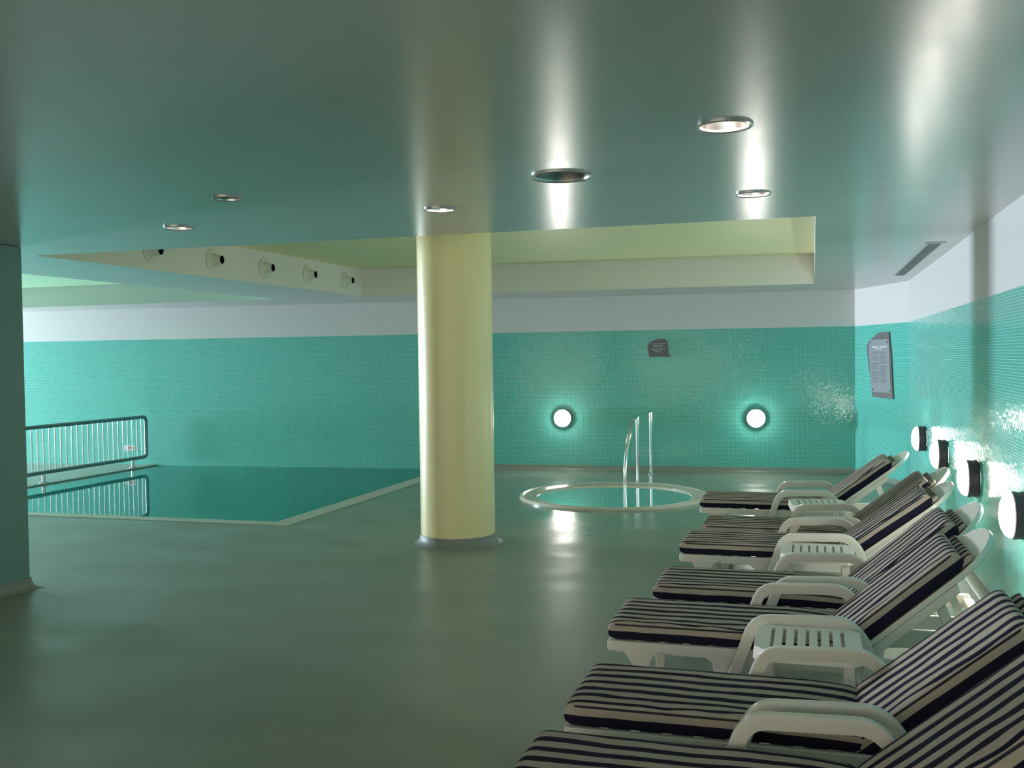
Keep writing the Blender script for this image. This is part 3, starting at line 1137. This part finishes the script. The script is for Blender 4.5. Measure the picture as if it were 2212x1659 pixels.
    # folded hood of the cushion cover that slips over the head of the back
    cushion('cover_flap', 0.17, 0.56, 0.030, lambda s, y, n: fr(s + 0.585, y, n + 0.002 + lift(s + 0.585) - 0.004), o, seed + 9.1, r0=0.03, r1=0.03)
    return o


LNG = [(-0.99, 3.57, 40.0, 'nearest striped lounger, cut off by the bottom edge of the picture'),
       (-0.965, 4.42, 39.5, 'second nearest striped lounger, in front of the nearest white slatted table'),
       (-1.035, 5.655, 41.0, 'striped lounger directly behind the nearest white slatted table'),
       (-0.94, 6.56, 41.5, 'middle striped lounger, fourth of the seven, in front of the middle table'),
       (-0.96, 7.98, 37.0, 'striped lounger directly behind the middle white table'),
       (-0.88, 8.75, 38.5, 'second farthest striped lounger, in front of the farthest table'),
       (-1.06, 10.28, 37.0, 'farthest striped lounger, its foot end beside the hot tub rim')]
for i, (x, y, a, lab) in enumerate(LNG):
    lounger(x, y, a, lab, i * 1.37 + 0.5)

# ---------------------------------------------------------------- small slatted tables


def table(cx, cy, rz, label, w=0.235, d=0.215, h=0.478):
    o = empty('side_table', (cx, cy, 0), label, 'table', 'white slatted tables between the loungers', rz)
    c = 0.05

    def par(ob):
        ob.parent = o
        return ob
    # border strips, slats between seven slots, skirt and legs
    ss = 0.165                                   # half slot length
    x_first, pitch, sw = -0.158, 0.052, 0.016
    par(shared(('tb', 1), lambda: prism('top_border', [(-w + c, -d), (w - c, -d), (w, -ss), (-w, -ss)], h - 0.018, h, 'z', M_PLASTIC2, None, 0.004)))
    par(shared(('tb', 2), lambda: prism('top_border', [(-w, ss), (w, ss), (w - c, d), (-w + c, d)], h - 0.018, h, 'z', M_PLASTIC2, None, 0.004)))
    edges = []
    x = -w
    for k in range(7):
        sx = x_first + k * pitch
        edges.append((x, sx - sw / 2))
        x = sx + sw / 2
    edges.append((x, w))
    for k, (a, b) in enumerate(edges):
        par(shared(('slat_t', k), lambda: box('slat', a, b, -ss, ss, h - 0.018, h, M_PLASTIC2, None, 0.002)))
    # skirt: four sides under the top
    sk = [(-w, -ss), (-w + c, -d), (w - c, -d), (w, -ss), (w, ss), (w - c, d), (-w + c, d), (-w, ss)]

    def mk_skirt():
        n = len(sk)
        t = 0.93
        vs = [(p[0], p[1], h - 0.006) for p in sk] + [(p[0] * 1.02, p[1] * 1.02, h - 0.055) for p in sk]
        vs += [(p[0] * t, p[1] * t, h - 0.055) for p in sk] + [(p[0] * t, p[1] * t, h - 0.02) for p in sk]
        fs = []
        for r in range(3):
            fs += [(r * n + i, r * n + (i + 1) % n, (r + 1) * n + (i + 1) % n, (r + 1) * n + i) for i in range(n)]
        return mesh('skirt', vs, fs, M_PLASTIC2)
    par(shared(('skirt',), mk_skirt))
    for k, (sx, sy) in enumerate(((-1, -1), (1, -1), (1, 1), (-1, 1))):
        def mk_leg():
            ox, oy = sx * 0.175, sy * 0.155
            p = [(0, 0), (0.045, 0), (0.045, 0.012), (0.012, 0.012), (0.012, 0.045), (0, 0.045)]
            q = [(ox - sx * (a - 0.02), oy - sy * (b - 0.02)) for a, b in p]
            bm = bmesh.new()
            lo = [bm.verts.new((a * 1.10, b * 1.10, 0.0)) for a, b in q]
            hi = [bm.verts.new((a, b, h - 0.02)) for a, b in q]
            n = len(q)
            bm.faces.new(lo)
            bm.faces.new(hi)
            for i in range(n):
                bm.faces.new((lo[i], lo[(i + 1) % n], hi[(i + 1) % n], hi[i]))
            bmesh.ops.recalc_face_normals(bm, faces=bm.faces)
            return from_bm('leg', bm, M_PLASTIC2)
        par(shared(('tleg', k), mk_leg))
    return o


table(-0.03, 4.762, 0.0, 'nearest white slatted side table, its seven slots clearly visible')
table(0.02, 6.96, 0.0, 'middle white side table, half hidden behind a lounger armrest')
table(0.03, 9.17, 0.10, 'farthest white side table, before the last lounger')
